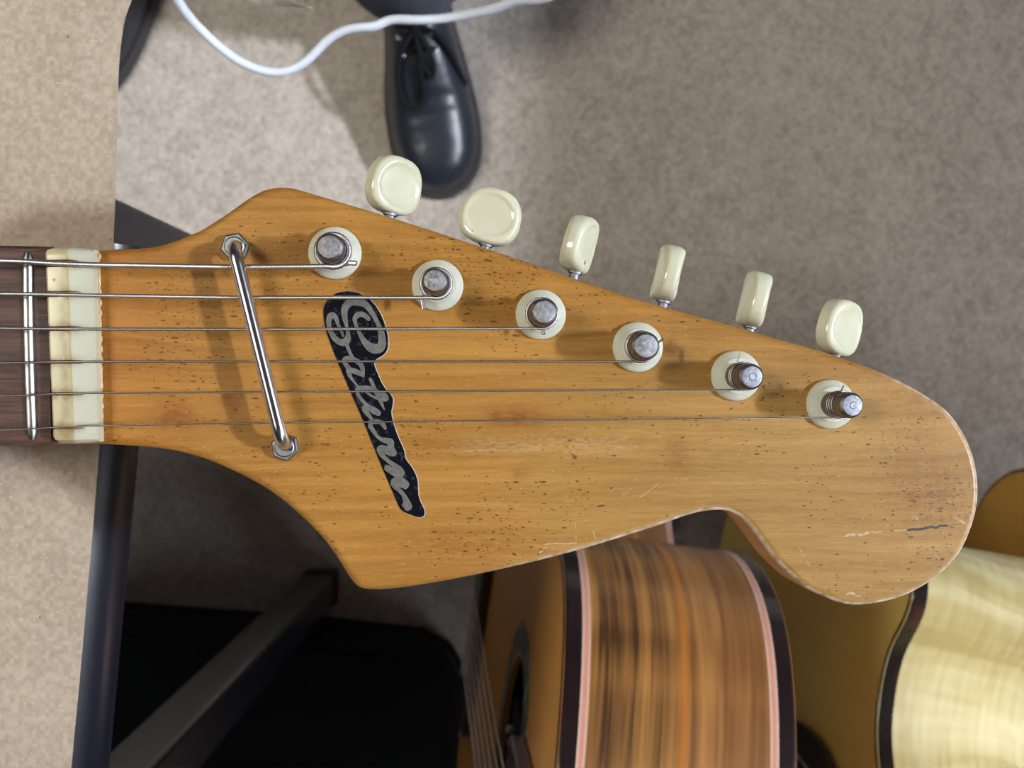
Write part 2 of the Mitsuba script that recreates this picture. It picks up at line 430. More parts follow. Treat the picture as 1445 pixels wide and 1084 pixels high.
# the drooping tongue of the corner: from the curled edge out to its tip
tipz = .84
tip = at(441, 12, tipz)
nrow = 60
ys = np.linspace(-1.2, edge[-1, 1], 30)
grid = []
top_e = edge[::-1]
for e in edge:
    row = [(x, e[1] + 0.0 * x) for x in np.linspace(-1.12, e[0], 50)]
    grid.append(row)
grid = np.array(grid)
first = grid[0].copy(); first[:, 1] = -1.2
grid = np.concatenate([first[None], grid])
z = np.full(grid.shape[:2], PZ)
dist_edge = (edge[:, 0][:, None] - grid[1:, :, 0])
z[1:] -= .0012 * np.exp(-dist_edge / .004) * 0
z += .0005 * (meshkit.fbm(np.dstack([grid[..., 0] * 14, grid[..., 1] * 14, z * 0]), 2, 3) - .5)
top_s = np.dstack([grid, z]); bot_s = top_s.copy(); bot_s[..., 2] -= .0004
paper = trimesh.util.concatenate([loft(top_s, close=False), loft(bot_s[:, ::-1], close=False), loft(np.stack([bot_s[:, -1], top_s[:, -1]]), close=False),
                                  loft(np.stack([top_s[-1], bot_s[-1]]), close=False)])
# the corner of the sheet curls over the far end of the table and hangs down to a point
lo_ = spline([at(262, -70, PZ), at(285, -36, .925), at(318, -12, .905), at(352, 1, .885), at(398, 8, .862), tip], 40)
hi_ = spline([at(262, -140, PZ), at(300, -100, .925), at(345, -55, .905), at(378, -22, .885), at(412, 3, .862), tip + (0, .0006, 0)], 40)
rows = [[a * (1 - w) + b * w for w in np.linspace(0, 1, 8)] for a, b in zip(lo_, hi_)]
rows = np.array(rows); rows_b = rows.copy(); rows_b[..., 2] -= .0004
paper = trimesh.util.concatenate([paper, loft(rows, close=False), loft(rows_b[:, ::-1], close=False), loft(np.stack([rows_b[:, 0], rows[:, 0]]), close=False),
                                  loft(np.stack([rows_b[:, -1], rows[:, -1]]), close=False)])
obj('kraft_paper', paper, 'kraft', 40)
tag('kraft_paper', 'sheet of brown kraft paper covering the table under the guitar neck', 'paper')

# ------------------------------------------------------------------ electric guitar: headstock and end of the neck
def Ls(pts, h=0.0):
    return np.array([L(a, b, h) for a, b in pts])


def gobj(part, mesh, bsdf, smooth=False):
    return obj(f'{G}__{part}', mesh, bsdf, smooth, GT)


out_px = [(112, 352), (135, 352), (163, 351), (200, 349), (222, 346), (245, 339.5), (262, 332.5), (280, 325), (300, 313), (322, 298.5), (340, 285.5), (355, 275.5), (370, 268), (384, 264.2), (398, 263),
          (412, 264.3), (430, 269), (480, 284), (540, 302), (621, 328), (700, 354), (791, 385), (892, 419), (1000, 449), (1080, 472), (1140, 489), (1192, 505), (1235, 520.6), (1272, 537), (1309, 557.5),
          (1339, 579.5), (1357, 602), (1372, 631), (1381, 664), (1383.5, 694), (1381, 720), (1374, 745), (1361, 775), (1342, 800), (1320, 819), (1294, 835), (1268, 846), (1238, 853), (1205, 855.5), (1180, 850),
          (1160, 841.5), (1138, 831), (1119, 815.6), (1097, 793.5), (1083, 775.5), (1070, 758), (1058, 742), (1044, 730), (1030, 723), (1016, 721), (1000, 722), (977.8, 726.5), (929.6, 743), (881.5, 758.5),
          (813, 779), (721, 802), (640, 819), (580, 829), (545, 833), (522, 833.3), (508, 831), (499, 824), (488, 808.5), (478, 792), (464, 771.5), (450, 755), (435, 739.5), (406, 713), (377, 691.6), (348, 675), (310, 657),
          (281, 646), (246, 637), (217, 632.5), (173.6, 629), (135, 627), (112, 626)]
o2 = Ls(out_px)[:, :2]
o2 = np.vstack([spline(o2, 900)])
o2 = ccw(resample(o2, .0005))
TH = .0145
RB = .0016
bev = [(-.0012, -TH), (-.0004, -TH + .0003), (0, -TH + .0012)] + [(-RB + RB * math.cos(a), -RB + RB * math.sin(a)) for a in np.radians([0, 20, 40, 60, 78, 90])]
gobj('headstock', slab(o2, bev), 'headstock_wood', 35)

# neck behind the nut, and fretboard
nk0, nk1 = L(132, 352), L(132, 626)
yc, hw = (nk0[1] + nk1[1]) / 2, (nk0[1] - nk1[1]) / 2
NKL = .50
xs = np.linspace(nk0[0], nk0[0] - NKL, 40)
rings = []
for x in xs:
    w = hw + (nk0[0] - x) * .012
    a = np.linspace(0, math.pi, 26)
    ring = [(x, yc + w * math.cos(t), -.0005 - .0205 * math.sin(t) ** .8) for t in a]
    rings.append(ring)
gobj('neck', loft(np.array(rings)[:, ::-1], caps=True), 'headstock_wood', 40)
fx0 = L(72, 352, .004)[0]
rings = []
for x in np.linspace(fx0, nk0[0] - NKL, 40):
    w = hw + (nk0[0] - x) * .012
    prof = [(-w, -.0005), (-w, .0030), (-w + .0006, .0038)] + [(t * w, .0046 - .0007 * t * t * 1.0) for t in np.linspace(-.93, .93, 12)] + [(w - .0006, .0038), (w, .0030), (w, -.0005)]
    rings.append([(x, yc + a, b) for a, b in prof])
gobj('fretboard', loft(np.array(rings), caps=True), 'rosewood', 25)
fr0 = L(40, 480, .005)[0]
for i in range(19):
    x = fr0 - .61 * (1 - 2 ** (-i / 12))
    if x < nk0[0] - NKL + .004:
        break
    w = hw + (nk0[0] - x) * .012 - .0012
    rings = []
    for t in np.linspace(-1, 1, 24):
        zc = .0046 - .0007 * t * t
        k = 1.0 if abs(t) < .98 else .55
        a = np.linspace(0, 2 * math.pi, 12, endpoint=False)
        xx = x - .0155 * .028 * t * 1.0
        rings.append([(xx + .00118 * math.cos(q) * k, yc + t * w, zc + .0011 * math.sin(q) * k) for q in a])
    gobj('fret', loft(np.array(rings)[:, ::-1], caps=True), 'fret_metal', 50)

# solid body, resting on a folded pad on the table
bx_ = nk0[0] - .40
body_pts = [(0, .030), (.035, .075), (.055, .125), (.020, .155), (-.05, .150), (-.12, .118), (-.19, .120), (-.27, .150), (-.345, .145), (-.395, .08), (-.405, 0), (-.395, -.09), (-.35, -.16), (-.27, -.168), (-.19, -.128), (-.12, -.122), (-.06, -.148), (-.005, -.150), (.020, -.115), (.005, -.07), (0, -.030)]
bo = ccw(resample(spline([(bx_ + a, yc + b) for a, b in body_pts], 500, True), .003))
bs('body_lacquer', principled((.06, .022, .012), .2, specular=.5, clearcoat=.8))
gobj('body', slab(bo, [(-.010, -.056), (-.003, -.053), (0, -.046), (0, -.0215), (-.003, -.0145), (-.008, -.0125)]), 'body_lacquer', 40)
gobj('pickup', box(bx_ - .14, bx_ - .105, yc - .045, yc + .045, -.0125, -.003, .003), 'black_plastic', 30)
gobj('pickup', box(bx_ - .24, bx_ - .205, yc - .045, yc + .045, -.0125, -.003, .003), 'black_plastic', 30)
gobj('bridge', box(bx_ - .285, bx_ - .270, yc - .042, yc + .042, -.0125, .004, .002), 'zinc', 30)

# nut with six string slots, set slightly askew
nL0, nL1 = L(67, 349, .005), L(79, 625, .005)
nR0, nR1 = L(133, 349, .003), L(141, 625, .003)


def nut_solid():
    n = 60
    rings = []
    for t in np.linspace(0, 1, n):
        xl, xr = nL0[0] * (1 - t) + nL1[0] * t, nR0[0] * (1 - t) + nR1[0] * t
        y = nL0[1] * (1 - t) + nL1[1] * t
        e = min(t, 1 - t) * (nL0[1] - nL1[1])
        rd = .0016
        sh = 0 if e > rd else rd - math.sqrt(max(rd * rd - (rd - e) ** 2, 0))
        xm = xl + .49 * (xr - xl)
        rings.append([(xl + sh * .8, y, -.0005), (xl + sh * .8, y, .0064 - sh), (xl + sh * .8 + .0004, y, .0068 - sh), (xm, y, .0072 - sh), (xm + .0004, y, .0071 - sh), (xr - .0008, y, .0040 - sh * .6), (xr - .0002, y, .0032 - sh * .6), (xr, y, -.0005)])
    m = loft(np.array(rings)[:, ::-1], caps=True)
    m.merge_vertices(); m.fix_normals()
    M = manifold3d.Manifold(manifold3d.Mesh(np.asarray(m.vertices, np.float32), np.asarray(m.faces, np.uint32)))
    for i, y in enumerate(NUT_Y):
        g = (.00075, .0006, .0005, .0004, .00036, .00033)[i]
        a, b = L(60, y, .0066), L(150, y + (1, .5, 0, 0, -.5, -1.5)[i], .0052)
        hulls = [manifold3d.Manifold.sphere(g, 10).translate(q) for q in (a, b, a + (0, 0, .004), b + (0, 0, .006))]
        M = M - manifold3d.Manifold.batch_hull(hulls)
    return M


try:
    nut = nut_solid()
    assert nut.volume() > 0
except Exception:
    nut = None
gobj('nut', nut, 'nut_bone', 25)
gp = [L(139 + 1.0 * math.sin(i * 2.1) + .018 * (y - 350), y, .0002) for i, y in enumerate(np.linspace(358, 618, 60))]
gobj('glue_bead', tube(gp, .0004 + .00012 * np.sin(np.arange(60) * 1.7), 8), 'glue', True)

# tuning machines
BUSH = [(472.4, 356.8, 38.0), (617.5, 402.4, 36.8), (763.4, 443.8, 35.7), (900.6, 489.8, 35.5), (1039.3, 530.4, 35.2), (1173.0, 570.5, 34.4)]
POST = [(464.8, 348.2, 20.3), (613.2, 395.8, 18.6), (767.9, 440.2, 19.6), (911.7, 488.2, 20.0), (1061.0, 531.9, 18.3), (1203.0, 572.1, 17.8)]
BTN = [(556, 262, 'tilt', 40), (692, 306, 'face', -8), (818, 345, 'edge', 66), (942, 386, 'edge', 86), (1064, 423, 'edge', 84), (1185, 462, 'tilt', 36)]
POSTH = .0112
post_axis = []
for i, ((bx, by, br), (qx, qy, qr)) in enumerate(zip(BUSH, POST)):
    c = L(bx, by, .0022); rb = L(bx + br, by, .0012)[0] - L(bx, by, .0012)[0]
    prof = [(rb - .0003, -.0003), (rb, .0004), (rb - .0001, .0010), (rb - .0005, .0016), (rb - .0013, .0021), (rb * .70, .0026), (rb * .56, .00285), (rb * .51, .0028), (rb * .50, .0010)]
    m = lathe(prof, 56); m.apply_translation((L(bx, by, .001)[0], L(bx, by, .001)[1], 0))
    gobj('bushing', m, 'bushing_plastic', 35)
    base = np.array([L(bx, by, .0026)[0], L(bx, by, .0026)[1], .0])
    tp = L(qx, qy, POSTH)
    ax = tp - (base + (0, 0, .0)); h = np.linalg.norm(ax); ax /= h
    r = L(qx + qr, qy, POSTH)[0] - tp[0]
    prof = [(r * 1.02, -.001), (r, .002), (r, h - .0012), (r * .98, h - .0006), (r * .90, h - .00025), (r * .84, h - .0001)]
    for k, q in enumerate(np.linspace(.80, .06, 14)):
        prof.append((r * q, h + .00030 * (1 - q * q) + .00004 * (k % 2)))
    if i == 5 or i == 4:
        prof[-5:] = [(r * .38, h + .00028), (r * .34, h + .00016), (r * .28, h + .00016), (r * .24, h + .00032), (r * .02, h + .00033)]
    m = lathe(prof, 40)
    e1 = np.cross([0, 1.0, 0], ax); e1 /= np.linalg.norm(e1)
    m.apply_transform(frame(base, e1, np.cross(ax, e1), ax))
    gobj('tuner_post', m, 'steel_worn' if i < 4 else 'steel', 30)
    post_axis.append((base, ax, e1, np.cross(ax, e1), r, h))

# tuner shafts and buttons (the machine is under the headstock)
edge_n = np.array([.262, .965, 0]); edge_n /= np.linalg.norm(edge_n)
edge_t = np.array([edge_n[1], -edge_n[0], 0])


def button(U_=.0066, W_=.0072, half=.0024):
    nt, na = 64, 72
    rings = []
    for t in np.linspace(.02, math.pi - .02, nt):
        s = math.sin(t) ** .50
        w = math.copysign(abs(math.cos(t)) ** .62, math.cos(t))
        ring = []
        for a in np.linspace(0, 2 * math.pi, na, endpoint=False):
            ca, sa = math.cos(a), math.sin(a)
            k = (abs(ca) ** 2.5 + abs(sa) ** 2.5) ** (-1 / 2.5)
            x, y = s * k * ca, s * k * sa
            q_ = min(max((math.hypot(x / .80, y / .84) - .80) / .22, 0), 1)
            hh = half + .0016 * (abs(x) ** 2.4) + .0004 * (y * y) * (1 - abs(x)) + .00042 * (q_ * q_ * (3 - 2 * q_) - 1)
            ring.append((U_ * x, W_ * y * (1 - .05 * x), hh * w))
        rings.append(ring)
    return loft(rings, caps=True)


btn = button()
SHAFT = [(547, 302), (681, 345), (807, 384), (933, 425), (1055, 461), (1176, 498)]
for i, ((cx, cy, kind, ang), (sx, sy)) in enumerate(zip(BTN, SHAFT)):
    hb = -.0195
    c = L(cx, cy, hb); d = c - L(sx, sy, hb); d /= np.linalg.norm(d); s0 = L(sx, sy + 16, hb); ext = .0125
    q = np.cross(N * 0 + [0, 0, 1.0], d)
    key = gobj('tuner_button', btn.copy().apply_transform(frame(c, d, *(lambda a: (math.cos(a) * q + math.sin(a) * np.array([0, 0, 1.0]), -math.sin(a) * q + math.cos(a) * np.array([0, 0, 1.0])))(math.radians(ang)))), 'cream_plastic', 50)
    prof = [(.0012, -ext), (.0012, .0022), (.00165, .0023), (.00175, .0030), (.00165, .0036), (.0012, .0038), (.0012, .0044), (.0017, .0045), (.0018, .0052), (.0017, .0058), (.0014, .006), (.0014, np.linalg.norm(c - s0) - .003)]
    m = lathe(prof, 24); e1 = np.cross([0, 0, 1.0], d); e1 /= np.linalg.norm(e1)
    m.apply_transform(frame(s0, e1, np.cross(d, e1), d))
    gobj('tuner_shaft', m, 'steel', 30)
for i, (bx, by, br) in enumerate(BUSH):                       # gear housings under the wood
    c = L(bx, by, 0); m = box(c[0] - .0075, c[0] + .0075, c[1] - .009, c[1] + .003, -TH - .009, -TH, .001)
    gobj('tuner_housing', m, 'steel', 30)

# strings
GA = [.00056, .00043, .00034, .00024, .00019, .00016]
SP0 = None
SP = [[(-40, 367), (0, 368), (36, 369), (70, 371.5), (135, 373.7), (335, 377), (440, 377.5)],
      [(-40, 414), (0, 414.6), (40, 415), (70, 415.5), (135, 417), (335, 420), (585, 421.5)],
      [(-40, 463), (0, 463.4), (40, 463.7), (70, 464), (135, 464.5), (340, 465), (740, 463.5)],
      [(-40, 512.6), (0, 512.2), (40, 511.8), (70, 511), (135, 510.5), (350, 510), (880, 509)],
      [(-40, 560), (0, 559), (40, 558), (70, 556), (135, 554.7), (360, 553.5), (1030, 548)],
      [(-40, 609), (0, 607), (40, 605.5), (70, 603.5), (135, 600.8), (375, 597), (1165, 588.5)]]
SH = [.0092, .0088, .0084, .0080, .0069, .0050]
wrapN = [1.15, 1.2, 1.1, 2.1, 2.6, 3.3]
for i in range(6):
    base, ax, e1, e2, r, h = post_axis[i]
    g = GA[i]
    zw = .0062 - .0002 * i if i < 3 else .0048
    pts = [L(px, py, hh) for (px, py), hh in zip(SP[i][:-1], (SH[i - i] + g * 0, .0088, .0080, .0072 + g, .0068 + g * .6, .0046))]
    # tangent point under the post (towards -v), then wind counter-clockwise up to the post's right side and around
    R = r + g
    wind = []
    a0 = -math.pi / 2 - .25
    for a in np.linspace(0, wrapN[i] * 2 * math.pi, int(34 * wrapN[i])):
        zz = zw + (a / (2 * math.pi)) * (2.1 * g if i < 3 else .0011) * (-1 if i < 3 else .9)
        wind.append(base + ax * zz + R * (math.cos(a0 + a) * e1 + math.sin(a0 + a) * e2))
    wind = np.array(wind)
    last = wind[0] - np.array([.0012, 0, 0]) * .5
    far = np.array([bx_ - .278, yc + (.026 - .0104 * i), .0055])
    p0 = np.vstack([far, pts])
    straight = np.vstack([resample(np.vstack([p0, last]), .0015, False)])
    end = {0: [(492, 371), (503, 371.5)], 1: [(594, 420), (597.5, 437)], 2: [(765, 462), (767.5, 472)], 3: [(930, 483), (936, 478)], 4: [(1040, 512), (1046, 495)], 5: [(1186.5, 552), (1190.5, 544)]}[i]
    hz = (wind[-1][2])
    tail = np.array([L(*end[0], hz), L(*end[1], hz + .0006)])
    path = np.vstack([straight, wind])
    if i < 3:
        fine = resample(path, (.00007, .00007, .00007)[i], False)
        s = np.arange(len(fine)) * .00007
        pitch = (.00034, .00026, .0002)[i]
        rad = g * (1 - .13 * (.5 + .5 * np.cos(2 * np.pi * s / pitch)))
        vis = fine[:, 0] > L(-45, 400)[0]
        m = tube(fine[vis], rad[vis], 8)
    else:
        m = tube(resample(path, .0006, False), g, 8)
    tl = tube(np.linspace(tail[0], tail[1], 6), g, 8)
    if i == 0:
        f2 = np.linspace(tail[0], tail[1], 60); tl = tube(f2, g * (1 - .13 * (.5 + .5 * np.cos(np.arange(60) * 1.2))), 10)
    lead = tube(np.linspace(wind[-1], tail[0], 5), g, 8)
    gobj('string', trimesh.util.concatenate([m, tl, lead]), 'string_steel' if i < 3 else 'string_dark', 50)

# string retainer bar with its two hex nuts
b0, b1 = L(328.5, 346, .0062), L(399.0, 628, .0062)
d = (b1 - b0) / np.linalg.norm(b1 - b0); rr = .0034
path = [b0 + d * .0006 * 0 - np.array([0, 0, .0062])]
for a in np.linspace(0, math.pi / 2, 9):
    path.append(b0 + d * rr * (1 - math.cos(a)) + np.array([0, 0, -rr + rr * math.sin(a)]))
for a in np.linspace(math.pi / 2, 0, 9):
    path.append(b1 - d * rr * (1 - math.cos(a)) + np.array([0, 0, -rr + rr * math.sin(a)]))
path.append(b1 - np.array([0, 0, .0062]))
key = gobj('string_retainer', tube(resample(path, .0006, False), .00142, 24), 'chrome', True)
for (px, py, rot) in ((331.5, 348.5, 12), (402, 631, 40)):
    c = L(px, py, .001)
    hexo = resample(np.array([(.00305 * math.cos(a), .00305 * math.sin(a)) for a in np.radians(np.arange(6) * 60 + rot)]), .0006)
    m = slab(ccw(hexo), [(0, -.0003), (0, .0013), (-.00035, .0018)])
    m2 = lathe([(.0021, .0017), (.00205, .0022), (.0018, .0024), (.0015, .0024)], 30)
    m = trimesh.util.concatenate([m, m2]); m.apply_translation((c[0], c[1], 0))
    gobj('string_retainer__hex_nut', m, 'zinc', 25)

# name plate with its script lettering
plate_z = [(107, 190), (108, 165), (116, 143), (132, 121), (156, 103), (190, 93), (228, 93), (268, 106), (303, 130), (332, 166), (354, 210), (369, 258), (375, 300), (369, 336), (347, 360), (324, 374), (317, 393), (330, 430),
           (348, 470), (368, 500), (386, 520), (395, 545), (389, 580), (391, 615), (405, 665), (425, 715), (442, 757), (446, 782), (464, 808), (484, 840), (497, 883), (499, 928), (511, 968), (525, 1000), (521, 1020), (506, 1027),
           (475, 1018), (432, 998), (410, 960), (380, 890), (350, 820), (315, 735), (265, 612), (215, 498), (165, 380), (130, 290), (112, 225)]
pl_px = [(420 + a / 2.932, 380 + b / 2.932) for a, b in plate_z]
pp = ccw(resample(spline(Ls(pl_px)[:, :2], 500, True), .0003))
gobj('name_plate', slab(pp, [(0, -.0002), (0, .0003), (-.0001, .0004)]), 'logo_black', 30)
gobj('name_plate__edge', slab(offset(pp + np.array([.00016, -.00004]), .00008), [(0, -.0002), (0, .0002)]), 'logo_edge', 30)


def stroke(pts, ox, oy, sc):
    shp = []
    q = np.array(pts, float)
    u = np.r_[0, np.cumsum(np.sqrt(np.linalg.norm(np.diff(q[:, :2], axis=0), axis=1)))]
    t = np.linspace(0, u[-1], 7 * len(q))
    q = np.c_[CubicSpline(u, q[:, :2], bc_type='natural')(t), np.interp(t, u, q[:, 2])]
    cs = [sg.Point(*L(ox + a / sc, oy + b / sc)[:2]).buffer(max(w * 1.1, 16) / sc / 2 * K, 8) for a, b, w in q]
    for a, b in zip(cs[:-1], cs[1:]):
        shp.append(shapely.union_all([a, b]).convex_hull)
    return shapely.union_all(shp)


A, B, C = (450, 405, 9.855), (475, 495, 9.855), (510, 600, 7.745)
letters = [
    stroke([(690, 445, 55), (625, 390, 65), (560, 385, 72), (505, 430, 60), (510, 510, 45), (545, 600, 42), (600, 710, 60), (680, 810, 95), (765, 858, 125), (850, 845, 120), (880, 760, 95), (868, 640, 80), (830, 530, 55), (770, 410, 55), (700, 300, 72),
            (620, 228, 90), (520, 205, 100), (430, 220, 100), (367, 290, 88), (356, 380, 76), (370, 470, 60), (390, 560, 38), (405, 640, 50), (405, 710, 75), (365, 765, 95), (290, 765, 80), (220, 710, 70), (165, 620, 58), (140, 520, 56), (150, 430, 75),
            (188, 395, 80), (235, 430, 58), (268, 520, 40), (308, 600, 35), (338, 680, 35)], *A),
    stroke([(385, 790, 55), (420, 880, 40), (460, 975, 50)], *A),
    stroke([(380, 365, 12), (374, 320, 35), (362, 250, 58), (330, 180, 66), (255, 130, 62), (170, 105, 56), (110, 125, 56), (125, 185, 58), (170, 245, 62), (175, 290, 75)], *B),
    stroke([(165, 265, 60), (250, 285, 72), (325, 318, 62), (380, 365, 12)], *B),
    stroke([(180, 330, 55), (215, 395, 32), (285, 485, 30), (300, 520, 50)], *B),
    stroke([(470, 395, 42), (500, 460, 45), (540, 550, 50), (590, 660, 48), (630, 740, 42), (665, 820, 16)], *B),
    stroke([(285, 530, 50), (345, 520, 66), (420, 525, 72), (505, 545, 60), (600, 590, 62), (675, 630, 70), (690, 672, 55), (630, 672, 45)], *B),
    stroke([(280, 545, 50), (300, 610, 46), (350, 680, 42), (415, 750, 42), (470, 800, 70), (535, 840, 88), (580, 868, 70)], *B),
    stroke([(400, 570, 22), (480, 622, 32), (560, 662, 35)], *B),
    stroke([(395, 800, 80), (425, 870, 60), (480, 940, 42), (500, 985, 60), (580, 985, 60), (650, 1030, 55), (675, 1075, 45)], *B),
    stroke([(470, 985, 50), (470, 1040, 45), (495, 1095, 40)], *B),
    stroke([(100, 10, 50), (150, 90, 36), (210, 150, 36), (275, 170, 60), (318, 185, 68), (322, 240, 66), (348, 305, 62), (330, 318, 40)], *C),
    stroke([(345, 300, 75), (275, 275, 75), (215, 258, 76), (212, 295, 58), (270, 370, 38), (340, 425, 44), (405, 480, 72), (430, 525, 76), (385, 530, 55)], *C),
    stroke([(285, 468, 64), (350, 515, 62), (405, 560, 50), (455, 605, 45), (490, 645, 62), (480, 672, 50)], *C),
    stroke([(480, 660, 60), (425, 635, 80), (368, 618, 82), (365, 650, 66), (410, 705, 40), (462, 765, 42), (492, 835, 66), (512, 885, 76), (500, 900, 60)], *C),
    stroke([(500, 895, 60), (455, 866, 26)], *C)]
lt = shapely.union_all(letters).simplify(1e-5)
lm = [trimesh.creation.extrude_polygon(g, .00012, engine='earcut') for g in getattr(lt, 'geoms', [lt])]
lm = trimesh.util.concatenate(lm); lm.apply_translation((0, 0, .00033))
gobj('name_plate__lettering', lm, 'logo_silver')
pad = [HO + U * a + V * b + N * -.0562 for a in (bx_ - .33, bx_ - .03) for b in (yc - .11, yc + .10)]
pad = manifold3d.Manifold.hull_points(np.array(pad + [(q[0], q[1], PZ + .0004) for q in pad]))
obj('folded_pad', pad, 'trouser_cloth')
tag('folded_pad', 'dark folded pad under the body of the amber-headed guitar', 'pad')
tag(G, 'amber worn six-string electric guitar headstock and neck end lying across the papered table edge', 'guitar')
tag(G + '__headstock', 'amber lacquered headstock with dark pores and a crack at its tip')
tag(G + '__nut', 'cream six-slot nut')
tag(G + '__name_plate', 'black plate with silver script lettering')
tag(G + '__string_retainer', 'chrome bar pressing down the strings')

# ------------------------------------------------------------------ hollow-body guitars standing beside the table


def guitar(key, O, S, Tt, Nn, outline, depth, mats, sc=None, rs=.046, bridge=None, neck=None, binding=.0068, purf=None, ring=None, tilt_strings=True):
    """outline: dense ccw (t, s) curve; local axes: t, s, n"""
    M = frame(O, Tt, S, Nn)
    p = ccw(np.asarray(outline)); n = len(p)
    dep = np.array([depth(s) for s in p[:, 1]])
    per = np.r_[0, np.cumsum(np.linalg.norm(np.diff(p, axis=0), axis=1))]
    def ring_at(off, h):
        return np.c_[offset(p, off), h if np.ndim(h) else np.full(n, h)]
    # sides
    levels = [0.0, .25, .5, .75, 1.0]
    rr_ = [ring_at(0, -dep * (1 - w)) for w in levels]
    m = loft(rr_)
    uv = np.concatenate([np.c_[per, np.full(n, w) * dep] for w in levels])
    m.apply_transform(M)
    scene[key + '__sides'] = mikit.ply(m, mats['side'], True, uv=uv)
    # face with the sound hole, back
    g = sg.Polygon(p)
    if sc is not None:
        a = np.linspace(0, 2 * math.pi, 64, endpoint=False)
        hole = np.c_[rs * np.cos(a), sc + rs * np.sin(a)]
        g = sg.Polygon(p, [hole])
    v, f = trimesh.creation.triangulate_polygon(g, engine='earcut')
    fm = trimesh.Trimesh(np.c_[v, np.zeros(len(v))], f, process=False)
    obj(key + '__face', fm, mats['face'], False, M)
    bk = cap(p, 0, False); bk.vertices[:, 2] = -np.interp(bk.vertices[:, 1], np.linspace(p[:, 1].min(), p[:, 1].max(), 50), [depth(s) for s in np.linspace(p[:, 1].min(), p[:, 1].max(), 50)])
    obj(key + '__back', bk, mats['back'], False, M)
    def band(prof, base=None):
        return loft([ring_at(o, (0 if base is None else base) + h) for o, h in prof])
    bb = binding
    obj(key + '__binding', band([(0, -bb), (.0004, -bb), (.0004, -.0012), (.0001, -.0004), (-.0007, .0003), (-.0026, .0003), (-.0026, -.0005)]), mats['bind'], 40, M)
    obj(key + '__binding', band([(-.0026, .0005), (-.0026, -.0003), (-.0007, -.0003), (.0001, .0004), (.0004, .0012), (.0004, bb), (0, bb)], -dep), mats['bind'], 40, M)
    if purf:
        for base, sg_ in ((0, -1), (-dep, 1)):
            for h0, h1, mm in purf:
                pr = [(0, sg_ * h0), (.0003, sg_ * h0), (.0003, sg_ * h1), (0, sg_ * h1)]
                if sg_ > 0:
                    pr = pr[::-1]
                    pr = pr[::-1]
                mesh = band(pr if sg_ > 0 else pr[::-1], base)
                obj(key + '__purfling', mesh, mm, False, M)
    if sc is not None:
        a = np.linspace(0, 2 * math.pi, 72, endpoint=False)
        def circ(r, h): return np.c_[r * np.cos(a), sc + r * np.sin(a), np.full(72, h)]
        obj(key + '__sound_hole_lip', loft([circ(rs, .0002), circ(rs, -.003)]), mats['face'], True, M)
        if ring:
            obj(key + '__rosette', loft([circ(ring[0], 0), circ(ring[0], .0004), circ(ring[1], .0004), circ(ring[1], 0)][::-1]), mats['rosette'], False, M)
            if len(ring) > 2:
                obj(key + '__rosette', loft([circ(ring[2], 0), circ(ring[2], .0004), circ(ring[3], .0004), circ(ring[3], 0)][::-1]), mats['rosette'], False, M)
    smin, smax = p[:, 1].min(), p[:, 1].max()
    nl = smax + .17 if neck is None else neck
    if bridge is not None:
        bp = ccw(spline([(-.082, bridge - .012), (-.05, bridge - .015), (0, bridge - .017), (.05, bridge - .015), (.082, bridge - .012), (.085, bridge), (.078, bridge + .010), (.04, bridge + .013), (0, bridge + .014), (-.04, bridge + .013), (-.078, bridge + .010), (-.085, bridge)], 120, True))
        obj(key + '__bridge', slab(bp, [(0, 0), (0, .0065), (-.0015, .008)]), mats['dark'], 30, M)
        obj(key + '__bridge__saddle', box(-.038, .038, bridge - .0016, bridge + .0016, .006, .0125, .0008), 'saddle_bone', 30, M)
    # neck and head rise out of the frame above
    xc = mats.get('centre', 0.0)
    rings_ = []
    for s in np.linspace(smax - .01, nl, 16):
        w = .027 - .006 * (s - smax) / (nl - smax)
        rings_.append([(xc + w * math.cos(t), s, -.018 * math.sin(t) ** .8) for t in np.linspace(0, math.pi, 14)] + [(xc - w, s, .004), (xc + w, s, .004)])
    obj(key + '__neck', loft(np.array(rings_)[:, ::-1], caps=True), mats['neck'], 30, M)
    fb0 = (sc + .056) if sc is not None else smax - .09
    fbm_ = box(xc - .026, xc + .026, fb0, nl, .0005, .0075, .0012)
    obj(key + '__fretboard', fbm_, mats['dark'], 30, M)
    hp = ccw(spline([(xc - .022, nl), (xc - .034, nl + .03), (xc - .037, nl + .10), (xc - .028, nl + .165), (xc, nl + .172), (xc + .028, nl + .165), (xc + .037, nl + .10), (xc + .034, nl + .03), (xc + .022, nl)], 80, True))
    obj(key + '__headstock', slab(hp, [(0, -.014), (0, .001), (-.0008, .002)]), mats['neck'], 30, M)
    b0_ = bridge if bridge is not None else smin + .14
    for k in range(6):
        t0, t1 = xc + (-.026 + .0104 * k), xc + (-.018 + .0072 * k)
        st = tube([(t0, b0_, .0128), (t0 * .5 + t1 * .5, (b0_ + nl) / 2, .0120), (t1, nl, .0086)], .0006 - .00006 * k, 6)
        obj(key + '__string', st, 'bronze_string', True, M)
    return M


def fit_axes(rv):
    m = Rotation.from_rotvec(rv).as_matrix() @ np.array([[0, 0, -1], [0, 1, 0], [1, 0, 0.]])
    return m[:, 0], m[:, 1], m[:, 2]


